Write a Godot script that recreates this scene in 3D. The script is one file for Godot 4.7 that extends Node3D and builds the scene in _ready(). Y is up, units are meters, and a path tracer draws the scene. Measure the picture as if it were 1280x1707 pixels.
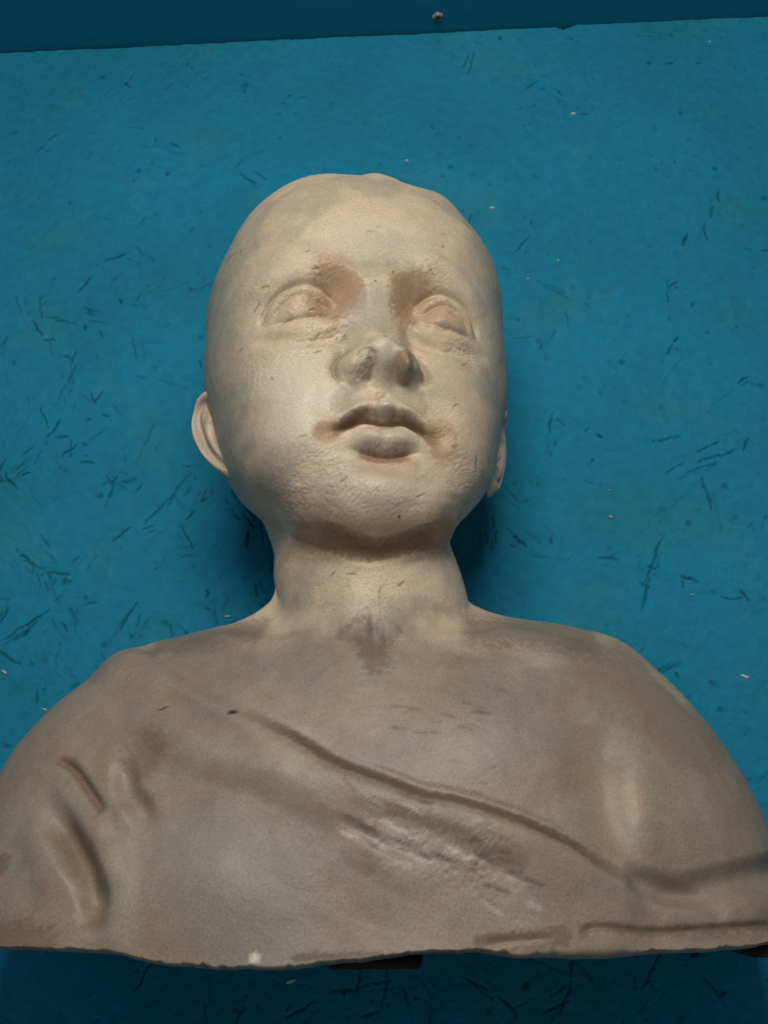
extends Node3D
# A plaster bust of a child hung in front of a blue painted strand board, seen from below.
# The bust is modelled in millimetres round the middle of the head and then set in place.

const HEAD_AT := Vector3(-0.0168, 1.8025, 0.0902)
const BODY_AT := Vector3(-0.0080, 1.8025, 0.0902)


# ------------------------------------------------------------------ a grid of points that can be pushed and stained
class Sculpt:
	var nu := 0                      # points along a row
	var nv := 0                      # rows
	var wrap := false
	var pos := PackedVector3Array()
	var nrm := PackedVector3Array()
	var col := PackedColorArray()
	var worn := PackedFloat32Array() # how crazed the skin is
	var bins: Array[PackedInt32Array] = []
	var bx0 := -204.0
	var by0 := -324.0
	var bw := 0
	var bh := 0
	var cell := 4.0
	var grain := FastNoiseLite.new()

	func setup(u: int, v: int, closed: bool, base: Color) -> void:
		nu = u
		nv = v
		wrap = closed
		pos.resize(u * v)
		nrm.resize(u * v)
		col.resize(u * v)
		col.fill(base)
		worn.resize(u * v)
		grain.seed = 5
		grain.frequency = 0.16
		grain.fractal_octaves = 4

	func normals() -> void:
		for j in nv:
			var a := maxi(j - 1, 0) * nu
			var b := mini(j + 1, nv - 1) * nu
			var r := j * nu
			for i in nu:
				var l := i - 1
				var m := i + 1
				if l < 0:
					l = nu - 1 if wrap else 0
				if m >= nu:
					m = 0 if wrap else nu - 1
				var n := (pos[r + m] - pos[r + l]).cross(pos[a + i] - pos[b + i])
				nrm[r + i] = n.normalized()

	func smooth_normals(times: int) -> void:
		for k in times:
			var old := nrm.duplicate()
			for j in range(1, nv - 1):
				var r := j * nu
				for i in range(1, nu - 1):
					var q := r + i
					nrm[q] = (old[q] * 2.0 + old[q - 1] + old[q + 1] + old[q - nu] + old[q + nu]).normalized()

	func sort_bins(x0: float, x1: float, y0: float, y1: float, front: float, size := 4.0) -> void:
		cell = size
		bx0 = x0
		by0 = y0
		bw = int((x1 - x0) / cell) + 1
		bh = int((y1 - y0) / cell) + 1
		var count := PackedInt32Array()
		count.resize(bw * bh)
		var where := PackedInt32Array()
		where.resize(pos.size())
		for k in pos.size():
			var p := pos[k]
			where[k] = -1
			if p.z > front:
				var cx := int((p.x - x0) / cell)
				var cy := int((p.y - y0) / cell)
				if cx >= 0 and cy >= 0 and cx < bw and cy < bh and p.x >= x0 and p.y >= y0:
					where[k] = cy * bw + cx
					count[cy * bw + cx] += 1
		bins.clear()
		bins.resize(bw * bh)
		var fill := PackedInt32Array()
		fill.resize(bw * bh)
		for c in bw * bh:
			var a := PackedInt32Array()
			a.resize(count[c])
			bins[c] = a
		for k in pos.size():
			var c := where[k]
			if c >= 0:
				bins[c][fill[c]] = k
				fill[c] += 1

	static func curve(pts: Array, fine: int) -> PackedVector2Array:
		var out := PackedVector2Array()
		var n := pts.size()
		if n == 1:
			out.append(pts[0])
			out.append(pts[0] + Vector2(0.01, 0))
			return out
		for k in n - 1:
			var a: Vector2 = pts[maxi(k - 1, 0)]
			var b: Vector2 = pts[k]
			var c: Vector2 = pts[k + 1]
			var d: Vector2 = pts[mini(k + 2, n - 1)]
			for s in fine:
				out.append(b.cubic_interpolate(c, a, d, float(s) / fine))
		out.append(pts[n - 1])
		return out

	# every point near the path: fills hit (index), dist, along (0..1), side (signed distance)
	var hit := PackedInt32Array()
	var dist := PackedFloat32Array()
	var along := PackedFloat32Array()
	var side := PackedFloat32Array()

	func near(pts: Array, reach: float, fine := 4) -> void:
		var path := curve(pts, fine)
		hit.clear()
		dist.clear()
		along.clear()
		side.clear()
		var lo := path[0]
		var hi := path[0]
		for p in path:
			lo = lo.min(p)
			hi = hi.max(p)
		var n := path.size() - 1
		var cx0 := maxi(int((lo.x - reach - bx0) / cell), 0)
		var cx1 := mini(int((hi.x + reach - bx0) / cell), bw - 1)
		var cy0 := maxi(int((lo.y - reach - by0) / cell), 0)
		var cy1 := mini(int((hi.y + reach - by0) / cell), bh - 1)
		var far := reach * reach
		var half := cell * 0.71
		for cy in range(cy0, cy1 + 1):
			for cx in range(cx0, cx1 + 1):
				var mid := Vector2(bx0 + (cx + 0.5) * cell, by0 + (cy + 0.5) * cell)
				var segs := PackedInt32Array()
				for s in n:
					var q := Geometry2D.get_closest_point_to_segment(mid, path[s], path[s + 1])
					if q.distance_to(mid) < reach + half:
						segs.append(s)
				if segs.is_empty():
					continue
				for k in bins[cy * bw + cx]:
					var v := pos[k]
					var p := Vector2(v.x, v.y)
					var best := far
					var bt := 0.0
					var bs := 0.0
					for s in segs:
						var a := path[s]
						var ab := path[s + 1] - a
						var ap := p - a
						var t := clampf(ap.dot(ab) / ab.length_squared(), 0.0, 1.0)
						var e := ap - ab * t
						var d := e.length_squared()
						if d < best:
							best = d
							bt = s + t
							bs = ab.cross(ap)
					if best < far:
						hit.append(k)
						var dd := sqrt(best)
						dist.append(dd)
						along.append(bt / n)
						side.append(dd if bs > 0.0 else -dd)

	static func ends(t: float, taper: float) -> float:
		return smoothstep(0.0, taper, t) * smoothstep(0.0, taper, 1.0 - t) if taper > 0.0 else 1.0

	# push along the skin's normal (or along «way»); kind 0 soft swell, 1 sharp crease, 2 a lip that is steep on one side
	func push(pts: Array, r: float, amount: float, kind := 0, taper := 0.25, way := Vector3.ZERO, gain := []) -> void:
		near(pts, r)
		for h in hit.size():
			var k := hit[h]
			var u := dist[h] / r
			var f := 0.0
			if kind == 0:
				f = 1.0 - u * u
				f *= f
			elif kind == 1:
				f = pow(1.0 - u, 1.7)
			else:
				var s := side[h] / r          # + is the left of the path
				f = smoothstep(-0.12, 0.12, s) * pow(1.0 - u, 1.3)
			var t := along[h]
			f *= ends(t, taper) if pts.size() > 1 else 1.0
			if gain.size() > 1:
				var g := t * (gain.size() - 1)
				var gi := mini(int(g), gain.size() - 2)
				f *= lerpf(gain[gi], gain[gi + 1], g - gi)
			pos[k] += (nrm[k] if way == Vector3.ZERO else way) * (amount * f)

	# an oval dab
	func dab(c: Vector2, rx: float, ry: float, turn: float, amount: float, way := Vector3.ZERO, flat := 0.0) -> void:
		near([c], maxf(rx, ry))
		var cs := cos(deg_to_rad(turn))
		var sn := sin(deg_to_rad(turn))
		for k in hit:
			var v := pos[k]
			var dx := v.x - c.x
			var dy := v.y - c.y
			var u := Vector2((dx * cs + dy * sn) / rx, (dy * cs - dx * sn) / ry).length()
			if u < 1.0:
				u = maxf(0.0, (u - flat) / (1.0 - flat))
				var f := 1.0 - u * u
				pos[k] += (nrm[k] if way == Vector3.ZERO else way) * (amount * f * f)

	# smooth the points round c, strongest in the middle
	func relax(c: Vector2, r: float, times: int) -> void:
		near([c], r)
		for n in times:
			var moved := PackedVector3Array()
			for h in hit.size():
				var k := hit[h]
				var mean := (pos[k - 1] + pos[k + 1] + pos[k - nu] + pos[k + nu]) * 0.25
				var u := dist[h] / r
				moved.append(pos[k].lerp(mean, (1.0 - u * u) * 0.9))
			for h in hit.size():
				pos[hit[h]] = moved[h]

	func stain_shade(pts: Array, r: float, c: Color, strength: float, ragged := 0.5, taper := 0.0) -> void:
		near(pts, r)
		for h in hit.size():
			var k := hit[h]
			var u := dist[h] / r
			var f := 1.0 - u * u
			var v := pos[k]
			f = clampf(f * (1.0 + ragged) + ragged * 1.6 * grain.get_noise_3d(v.x * 2.0, v.y * 2.0, v.z * 2.0) - ragged * 0.45, 0.0, 1.0)
			f *= ends(along[h], taper) if pts.size() > 1 else 1.0
			col[k] = col[k].lerp(c, f * strength)

	func wear(pts: Array, r: float, amount: float) -> void:
		near(pts, r)
		for h in hit.size():
			var k := hit[h]
			var u := dist[h] / r
			worn[k] = minf(1.0, worn[k] + amount * (1.0 - u * u))

	# a mesh of the quads for which «group» says «want»
	func mesh(place: Callable, group := PackedByteArray(), want := 0) -> ArrayMesh:
		var p := pos.duplicate()
		for k in p.size():
			p[k] = place.call(pos[k])
		return grid_mesh(p, group, want)

	func grid_mesh(p: PackedVector3Array, group: PackedByteArray, want: int) -> ArrayMesh:
		var n := PackedVector3Array()
		n.resize(p.size())
		for j in nv:
			var a := maxi(j - 1, 0) * nu
			var b := mini(j + 1, nv - 1) * nu
			var r := j * nu
			for i in nu:
				var l := i - 1
				var m := i + 1
				if l < 0:
					l = nu - 1 if wrap else 0
				if m >= nu:
					m = 0 if wrap else nu - 1
				var q := (p[r + m] - p[r + l]).cross(p[a + i] - p[b + i])
				n[r + i] = q.normalized() if q.length_squared() > 1e-20 else Vector3.UP
		var idx := PackedInt32Array()
		idx.resize((nv - 1) * nu * 6)
		var at := 0
		var wide := nu if wrap else nu - 1
		for j in nv - 1:
			for i in wide:
				var a := j * nu + i
				if group.size() and group[a] != want:
					continue
				var b := j * nu + (i + 1) % nu
				var c := a + nu
				var d := b + nu
				idx[at] = a
				idx[at + 1] = b
				idx[at + 2] = c
				idx[at + 3] = b
				idx[at + 4] = d
				idx[at + 5] = c
				at += 6
		idx.resize(at)
		# keep only the points that are used
		var used := PackedInt32Array()
		used.resize(p.size())
		used.fill(-1)
		var vp := PackedVector3Array()
		var vn := PackedVector3Array()
		var vc := PackedColorArray()
		for k in at:
			var q := idx[k]
			if used[q] < 0:
				used[q] = vp.size()
				vp.append(p[q])
				vn.append(n[q])
				vc.append(col[q])
			idx[k] = used[q]
		var arrays := []
		arrays.resize(Mesh.ARRAY_MAX)
		arrays[Mesh.ARRAY_VERTEX] = vp
		arrays[Mesh.ARRAY_NORMAL] = vn
		arrays[Mesh.ARRAY_COLOR] = vc
		arrays[Mesh.ARRAY_INDEX] = idx
		var m := ArrayMesh.new()
		m.add_surface_from_arrays(Mesh.PRIMITIVE_TRIANGLES, arrays)
		return m


# ------------------------------------------------------------------ helpers
# smooth curve through the rows of a table (first entry of a row is the key, falling)
func table(rows: Array, y: float, c: int) -> float:
	var n := rows.size()
	if y >= rows[0][0]:
		return rows[0][c]
	if y <= rows[n - 1][0]:
		return rows[n - 1][c]
	var k := 0
	while y < rows[k + 1][0]:
		k += 1
	var y0: float = rows[k][0]
	var y1: float = rows[k + 1][0]
	var v0: float = rows[k][c]
	var v1: float = rows[k + 1][c]
	var s := (v1 - v0) / (y1 - y0)
	var s0 := s
	var s1 := s
	if k > 0:
		var q: float = (v0 - rows[k - 1][c]) / (y0 - rows[k - 1][0])
		s0 = 0.0 if q * s <= 0.0 else 2.0 * q * s / (q + s)
	if k < n - 2:
		var q: float = (rows[k + 2][c] - v1) / (rows[k + 2][0] - y1)
		s1 = 0.0 if q * s <= 0.0 else 2.0 * q * s / (q + s)
	var h := y1 - y0
	var t := (y - y0) / h
	var t2 := t * t
	var t3 := t2 * t
	return v0 * (2 * t3 - 3 * t2 + 1) + s0 * h * (t3 - 2 * t2 + t) + v1 * (3 * t2 - 2 * t3) + s1 * h * (t3 - t2)


func tag(o: Node3D, label: String, category: String, group := "") -> void:
	if label:
		o.set_meta("label", label)
	if category:
		o.set_meta("category", category)
	if group:
		o.set_meta("group", group)


func put(called: String, m: Mesh, material: Material, parent: Node3D = self) -> MeshInstance3D:
	var o := MeshInstance3D.new()
	o.name = called
	o.mesh = m
	o.material_override = material
	parent.add_child(o, true)
	return o


var head_turn: Basis
var drape_edge := []
var edge_of_cloth := []


# millimetres round the head -> the world: the head is turned and tipped on the neck, the chest is not
func place(p: Vector3) -> Vector3:
	var w := smoothstep(-152.0, -112.0, p.y)
	var q := p * 0.001
	var a := BODY_AT + q
	if w <= 0.0:
		return a
	return a.lerp(HEAD_AT + head_turn * q, w)


# ------------------------------------------------------------------ the bust
const HEAD := [  # height, half width, front, back, roundness
	[130.5, 0.6, -7.0, -9.0, 2.0], [129.3, 26.0, 18.0, -28.0, 2.05], [125.0, 45.0, 35.0, -45.0, 2.1], [116.0, 61.0, 49.0, -58.0, 2.15], [103.0, 73.5, 60.0, -68.0, 2.2], [86.0, 81.5, 68.5, -76.0, 2.2],
	[66.0, 86.0, 74.5, -82.0, 2.2], [45.0, 87.5, 77.5, -85.0, 2.2], [25.0, 87.5, 77.5, -86.0, 2.25], [10.0, 87.0, 76.0, -86.0, 2.25], [0.0, 86.5, 73.5, -86.0, 2.25], [-15.0, 85.5, 71.5, -85.0, 2.25],
	[-30.0, 83.5, 71.5, -83.0, 2.2], [-45.0, 80.5, 73.0, -78.0, 2.15], [-60.0, 78.0, 75.5, -74.0, 2.15], [-70.0, 76.0, 75.5, -71.0, 2.15], [-80.0, 73.5, 74.5, -68.0, 2.2], [-90.0, 70.5, 73.0, -65.0, 2.2],
	[-98.0, 66.5, 73.2, -62.0, 2.2], [-104.5, 62.0, 73.2, -60.0, 2.2], [-110.0, 57.5, 72.0, -58.0, 2.15], [-115.0, 53.8, 69.0, -57.0, 2.1], [-119.5, 50.5, 64.8, -56.0, 2.1], [-123.5, 48.0, 59.2, -55.0, 2.05], [-127.0, 46.3, 53.0, -55.0, 2.05],
	[-130.5, 45.3, 47.5, -55.0, 2.05], [-135.5, 45.2, 44.0, -55.0, 2.05], [-142.0, 45.3, 42.5, -55.0, 2.05], [-152.0, 47.0, 41.5, -56.0, 2.05], [-165.0, 51.0, 43.0, -58.0, 2.05], [-185.0, 58.0, 45.0, -60.0, 2.05], [-230.0, 60.0, 40.0, -60.0, 2.05], [-340.0, 50.0, 30.0, -60.0, 2.05],
]
const CHEST := [  # height, half width at the left and at the right, front, back, roundness
	[-112.0, 6.0, 6.0, -22.0, -30.0, 2.0], [-124.0, 30.0, 32.0, -12.0, -50.0, 2.0], [-133.0, 50.0, 56.0, -4.0, -64.0, 2.05], [-141.0, 72.0, 82.0, 2.0, -76.0, 2.1], [-148.0, 103.0, 116.0, 9.0, -86.0, 2.2], [-154.0, 125.0, 132.0, 17.0, -90.0, 2.3],
	[-160.0, 137.0, 140.0, 25.0, -92.0, 2.35], [-172.0, 150.0, 151.0, 37.0, -92.0, 2.4], [-190.0, 168.0, 164.0, 49.0, -92.0, 2.4], [-212.0, 183.0, 177.0, 58.0, -92.0, 2.4], [-245.0, 194.0, 190.0, 66.0, -92.0, 2.4],
	[-280.0, 199.0, 196.0, 71.0, -92.0, 2.4], [-316.0, 201.0, 199.0, 74.0, -92.0, 2.4],
]
const JAW := [[0.0, -124.0], [-15.0, -123.0], [-32.0, -117.0], [-50.0, -106.0], [-70.0, -92.0], [-90.0, -81.0], [-110.0, -74.0], [-140.0, -66.0], [-180.0, -62.0]]   # minus the angle from the front, lower edge of the jaw
const HEM := [[200.0, 2.5], [130.0, 3.0], [100.0, 3.2], [86.0, 0.5], [68.0, -2.0], [45.0, -3.0], [8.0, -1.2], [-22.0, 2.0], [-44.0, 3.0], [-64.0, 1.4], [-95.0, 2.2], [-120.0, 1.2], [-200.0, 2.5]]   # minus x, how far the lower edge rises
const FLOOR := -313.5
const BACK := -86.0


func shape_bust(s: Sculpt) -> void:
	# rows closer together where the outline turns or steps
	var ys := PackedFloat32Array()
	var y := 130.5
	var left := 0.0
	var hw := table(HEAD, y, 1)
	var fr := table(HEAD, y, 2)
	var sh := 6.0
	while y > FLOOR:
		if left <= 0.0:
			ys.append(y)
			left += 0.5 if y > -132.0 else lerpf(0.5, 0.95, smoothstep(-132.0, -190.0, y))
		y -= 0.05
		var hw2 := table(HEAD, y, 1)
		var fr2 := table(HEAD, y, 2)
		var sh2 := table(CHEST, y, 1)
		left -= sqrt(0.0025 + 0.3 * (hw2 - hw) ** 2 + 0.6 * (fr2 - fr) ** 2 + 0.25 * (sh2 - sh) ** 2)
		hw = hw2
		fr = fr2
		sh = sh2
	ys.append(FLOOR)
	var nu := 640
	var nv := ys.size() + 4
	s.setup(nu, nv, true, Color(0.47, 0.382, 0.284))
	# angles: most of them in front
	var sn := PackedFloat32Array()
	var cs := PackedFloat32Array()
	for i in nu:
		var t := 2.0 * i / nu - 1.0
		var a := absf(t)
		var ang := a / 0.88 * 2.05 if a < 0.88 else lerpf(2.05, PI, (a - 0.88) / 0.12)
		ang *= signf(t)
		sn.append(sin(ang))
		cs.append(cos(ang))
	var chip := FastNoiseLite.new()
	chip.seed = 17
	chip.frequency = 0.05
	chip.fractal_octaves = 4
	# the tables, every fifth of a millimetre
	var fine: Array[PackedFloat32Array] = []
	for c in range(1, 5):
		var line := PackedFloat32Array()
		for k in 2360:
			line.append(table(HEAD, 130.5 - k * 0.2, c))
		fine.append(line)
	for j in nv:
		var jj := mini(j, ys.size() - 1)
		y = ys[jj]
		var bl := table(CHEST, y, 1)
		var br := table(CHEST, y, 2)
		var bf := table(CHEST, y, 3)
		var bb := table(CHEST, y, 4)
		var bn := table(CHEST, y, 5)
		var z0 := lerpf(-8.0, -30.0, smoothstep(-120.0, -175.0, y))
		var has_chest := y < -112.5
		var more_right := 1.035 + 0.03 * smoothstep(20.0, 80.0, y) + 0.16 * smoothstep(-90.0, -125.0, y) * smoothstep(-190.0, -160.0, y)
		var more_left := 0.985 - 0.07 * smoothstep(40.0, 90.0, y) + 0.02 * smoothstep(-130.0, -140.0, y)
		var wide := maxf(table(HEAD, y, 1), (bl + br) * 0.5 if has_chest else 0.0)
		var deep := maxf(table(HEAD, y, 2), bf if has_chest else -99.0) - z0
		var shrink := 1.0
		var low := y
		if j >= ys.size():   # the underside closes towards the axis
			shrink = [0.985, 0.9, 0.5, 0.02][j - ys.size()]
			low = y - [1.2, 2.0, 2.0, 2.0][j - ys.size()]
		for i in nu:
			var dx := wide * sn[i]
			var dz := deep * cs[i]
			var inv := 1.0 / sqrt(dx * dx + dz * dz)
			dx *= inv
			dz *= inv
			# the jaw rises from the chin towards the ears: at the side the table is read further down
			var ty := y
			if y < 0.0 and y > -152.0:
				var phi := rad_to_deg(atan2(absf(dx), dz))
				var yj := table(JAW, -phi, 1)
				if y > yj:
					ty = y * (124.0 / -yj)
				else:
					ty = -124.0 - 18.0 * smoothstep(-0.15, 1.0, (yj - y) / 21.0) + 18.0 * smoothstep(-0.15, 1.0, 0.0) - 10.0 * (yj - y) / (yj + 152.0)
			var q := clampf((130.5 - ty) * 5.0, 0.0, 2358.0)
			var qi := int(q)
			q -= qi
			var ah := lerpf(fine[0][qi], fine[0][qi + 1], q)
			var af := lerpf(fine[1][qi], fine[1][qi + 1], q)
			var ab := lerpf(fine[2][qi], fine[2][qi + 1], q)
			var an := lerpf(fine[3][qi], fine[3][qi + 1], q)
			var e := (af - z0) if dz > 0.0 else (z0 - ab)
			var rad := pow(pow(absf(dx) / (ah * (more_right if dx > 0.0 else more_left)), an) + pow(absf(dz) / maxf(e, 0.5), an), -1.0 / an)
			if has_chest:
				e = (bf - z0) if dz > 0.0 else (z0 - bb)
				if e > 1.0:
					var rb := pow(pow(absf(dx) / (bl if dx < 0.0 else br), bn) + pow(absf(dz) / e, bn), -1.0 / bn)
					var hh := maxf(20.0 - absf(rad - rb), 0.0) / 20.0
					rad = maxf(rad, rb) + hh * hh * 4.6
			rad *= shrink
			var x := dx * rad
			var z := maxf(z0 + dz * rad, BACK)
			s.pos[j * nu + i] = Vector3(x, low + (74.0 - z) * 0.16 * smoothstep(-240.0, FLOOR, y) + table(HEM, -x, 1) * smoothstep(-270.0, FLOOR, y) + (chip.get_noise_1d(x) * 1.1 + maxf(0.0, chip.get_noise_1d(x * 3.0 + 400.0) - 0.25) * 4.0) * smoothstep(FLOOR + 7.0, FLOOR, y), z)


func V(x: float, y: float) -> Vector2:
	return Vector2(x, y)


func mirrored(pts: Array, m: float) -> Array:
	var out := []
	for p: Vector2 in pts:
		out.append(Vector2(p.x * m, p.y))
	return out


func carve_face(s: Sculpt) -> void:
	var fwd := Vector3(0, 0, 1)
	for m: float in [-1.0, 1.0]:
		# sockets, brow, cheeks
		s.dab(V(22 * m, 7), 18, 18, 20 * m, -8.0, fwd)
		s.dab(V(40 * m, 2), 30, 20, -8 * m, -5.5, fwd)
		s.push(mirrored([V(12, 24), V(30, 30), V(50, 25), V(63, 10)], m), 14, 2.6, 0, 0.3)
		s.dab(V(44 * m, -44), 36, 34, 0, 6.0)
		s.dab(V(38 * m, -80), 26, 26, 0, 3.8)
		s.dab(V(52 * m, -74), 27, 26, 0, 3.2)
		s.dab(V(70 * m, 34), 28, 36, 0, -2.5)
		# the eye: ball, upper lid between its edge and the fold over it, lower lid, pouch
		s.dab(V(39 * m, 1), 20, 14, -6 * m, 7.5, fwd, 0.15)
		s.push(mirrored([V(56.5, -4), V(52, 6), V(46, 10), V(39, 11.6), V(30, 10.2), V(22.5, 3.5)], m), 3.8, 2.3, 0, 0.15, fwd)
		s.push(mirrored([V(59, -4), V(55.5, 6), V(48, 13), V(38, 15.4), V(28, 13.8), V(20, 7.5)], m), 2.6, -2.6, 1, 0.15, fwd)
		s.push(mirrored([V(53, -3), V(48.5, 3.5), V(40, 7.2), V(31, 6), V(25, 1.5)], m), 2.0, -1.9, 1, 0.2, fwd)
		s.push(mirrored([V(54, -4), V(46, -5.5), V(37, -6), V(29, -4.5), V(22, -1)], m), 2.4, -1.6, 1, 0.2, fwd)
		s.push(mirrored([V(56, -8), V(44, -10.5), V(34, -10.5), V(24, -6)], m), 4.6, 1.9, 0, 0.25, fwd)
		s.push(mirrored([V(66, -12), V(57, -13), V(46, -18), V(34, -20), V(21, -16.5), V(13, -7)], m), 6.5, -3.2, 0, 0.2, fwd, [0.6, 0.7, 0.9, 1.3, 1.2])
	for q in [[-34.0, 110.0, 22.0, 1.0], [-6.0, 118.0, 16.0, -1.6], [12.0, 122.0, 20.0, 2.6], [30.0, 113.0, 9.0, -2.0], [48.0, 103.0, 18.0, 2.2], [66.0, 84.0, 10.0, -1.2], [-14.0, 88.0, 30.0, 1.2], [-58.0, 52.0, 22.0, -1.2]]:
		s.dab(V(q[0], q[1]), q[2], q[2] * 0.8, 0, q[3])
	# nose: bridge, tip, wings, the strip between the nostrils
	s.push([V(0, 26), V(0, 8), V(0, -8), V(0, -21), V(0, -32)], 20, 13.5, 0, 0.0, fwd, [0.0, 0.10, 0.24, 0.58, 1.0])
	s.dab(V(0, -35), 17, 13, 0, 5.6, fwd, 0.2)
	for m: float in [-1.0, 1.0]:
		s.dab(V(13.2 * m, -40), 10, 10, 0, 11.0, fwd, 0.25)
	s.dab(V(0, -46.5), 8, 9.5, 0, 5.0, fwd)
	s.dab(V(-12, -47), 8, 7.5, 0, 4.0, fwd)
	s.dab(V(13, -47.5), 7, 6.5, 0, 1.8, fwd)
	s.relax(V(0, -42), 30, 24)
	s.normals()
	s.smooth_normals(3)
	for m: float in [-1.0, 1.0]:
		s.push(mirrored([V(9, 6), V(11.5, -8), V(15, -22), V(20, -33)], m), 7, -1.2, 0, 0.25, fwd)
		s.push(mirrored([V(14, -28), V(20.5, -32), V(23.5, -39), V(21.5, -48)], m), 4.2, -2.8, 1, 0.2, fwd)
		s.push(mirrored([V(22, -50), V(28, -60), V(31, -70)], m), 11, -1.3, 0, 0.35)
	# the left nostril is filled and ringed by a groove, the right one is hollow
	s.push([V(-14.6, -44), V(-13.2, -40), V(-9.6, -38.2), V(-6, -40), V(-4.8, -43.5), V(-5.4, -47), V(-8, -49)], 2.3, -2.6, 1, 0.08, fwd, [0.5, 0.8, 1.0, 1.2, 1.3, 1.0, 0.7])
	s.push([V(-14.6, -43), V(-14, -46.5), V(-11.5, -49)], 1.8, -1.0, 1, 0.2, fwd)
	s.dab(V(-9.8, -45.2), 4.2, 4.0, -10, 1.3, fwd)
	s.dab(V(10.5, -44.3), 4.8, 5.4, 15, -6.0, Vector3(0, 0.45, -1.0), 0.1)
	s.push([V(14, -36), V(17, -40.5), V(16, -46)], 2.5, 0.9, 0, 0.2, fwd)
	s.relax(V(0, -43), 22, 3)
	s.relax(V(-38, 2), 28, 2)
	s.relax(V(38, 2), 28, 3)
	# lips
	s.dab(V(0, -72), 36, 21, 0, 2.0, fwd)
	s.dab(V(0, -59), 5, 6, 0, -1.0, fwd)
	s.push([V(-26, -76), V(-18, -69), V(-8, -62.5), V(0, -64.5), V(8, -62.5), V(18, -69.5), V(26, -77)], 5.5, 2.8, 0, 0.2, fwd)
	s.dab(V(0.5, -66), 6.0, 4.8, 0, 3.0, fwd)
	s.push([V(0, -54), V(0, -62)], 4, -1.0, 0, 0.2, fwd)
	s.dab(V(0, -55.5), 2.6, 1.8, 0, 1.1, fwd)
	s.push([V(-23, -76), V(-12, -70), V(0, -71), V(12, -70.2), V(23, -76.5)], 5.2, -3.2, 0, 0.2, fwd)
	s.push([V(-26, -78), V(-18, -74.5), V(-10, -71.5), V(0, -72.8), V(10, -71.5), V(18, -75), V(25.5, -79)], 2.8, -2.8, 1, 0.15, fwd)
	s.push([V(-18, -81.5), V(-9, -81.6), V(0, -82.6), V(9, -81.6), V(18, -81.2)], 6.8, 4.6, 0, 0.3, fwd)
	s.push([V(-1, -76), V(0, -87)], 4.0, -1.0, 0, 0.2, fwd)
	s.push([V(-19, -85), V(-9, -88), V(0, -89.5), V(9, -88), V(20, -84.5)], 4.2, -3.0, 1, 0.25, fwd)
	for m: float in [-1.0, 1.0]:
		s.dab(V(28 * m, -78), 8, 8, 0, -2.4)
	s.dab(V(0, -94), 22, 8, 0, -1.6)
	s.dab(V(0, -107), 20, 12, 0, 2.2)
	s.dab(V(-14, -59), 8, 7, 20, -1.2)
	s.dab(V(14, -59), 8, 7, -20, -1.2)


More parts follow.
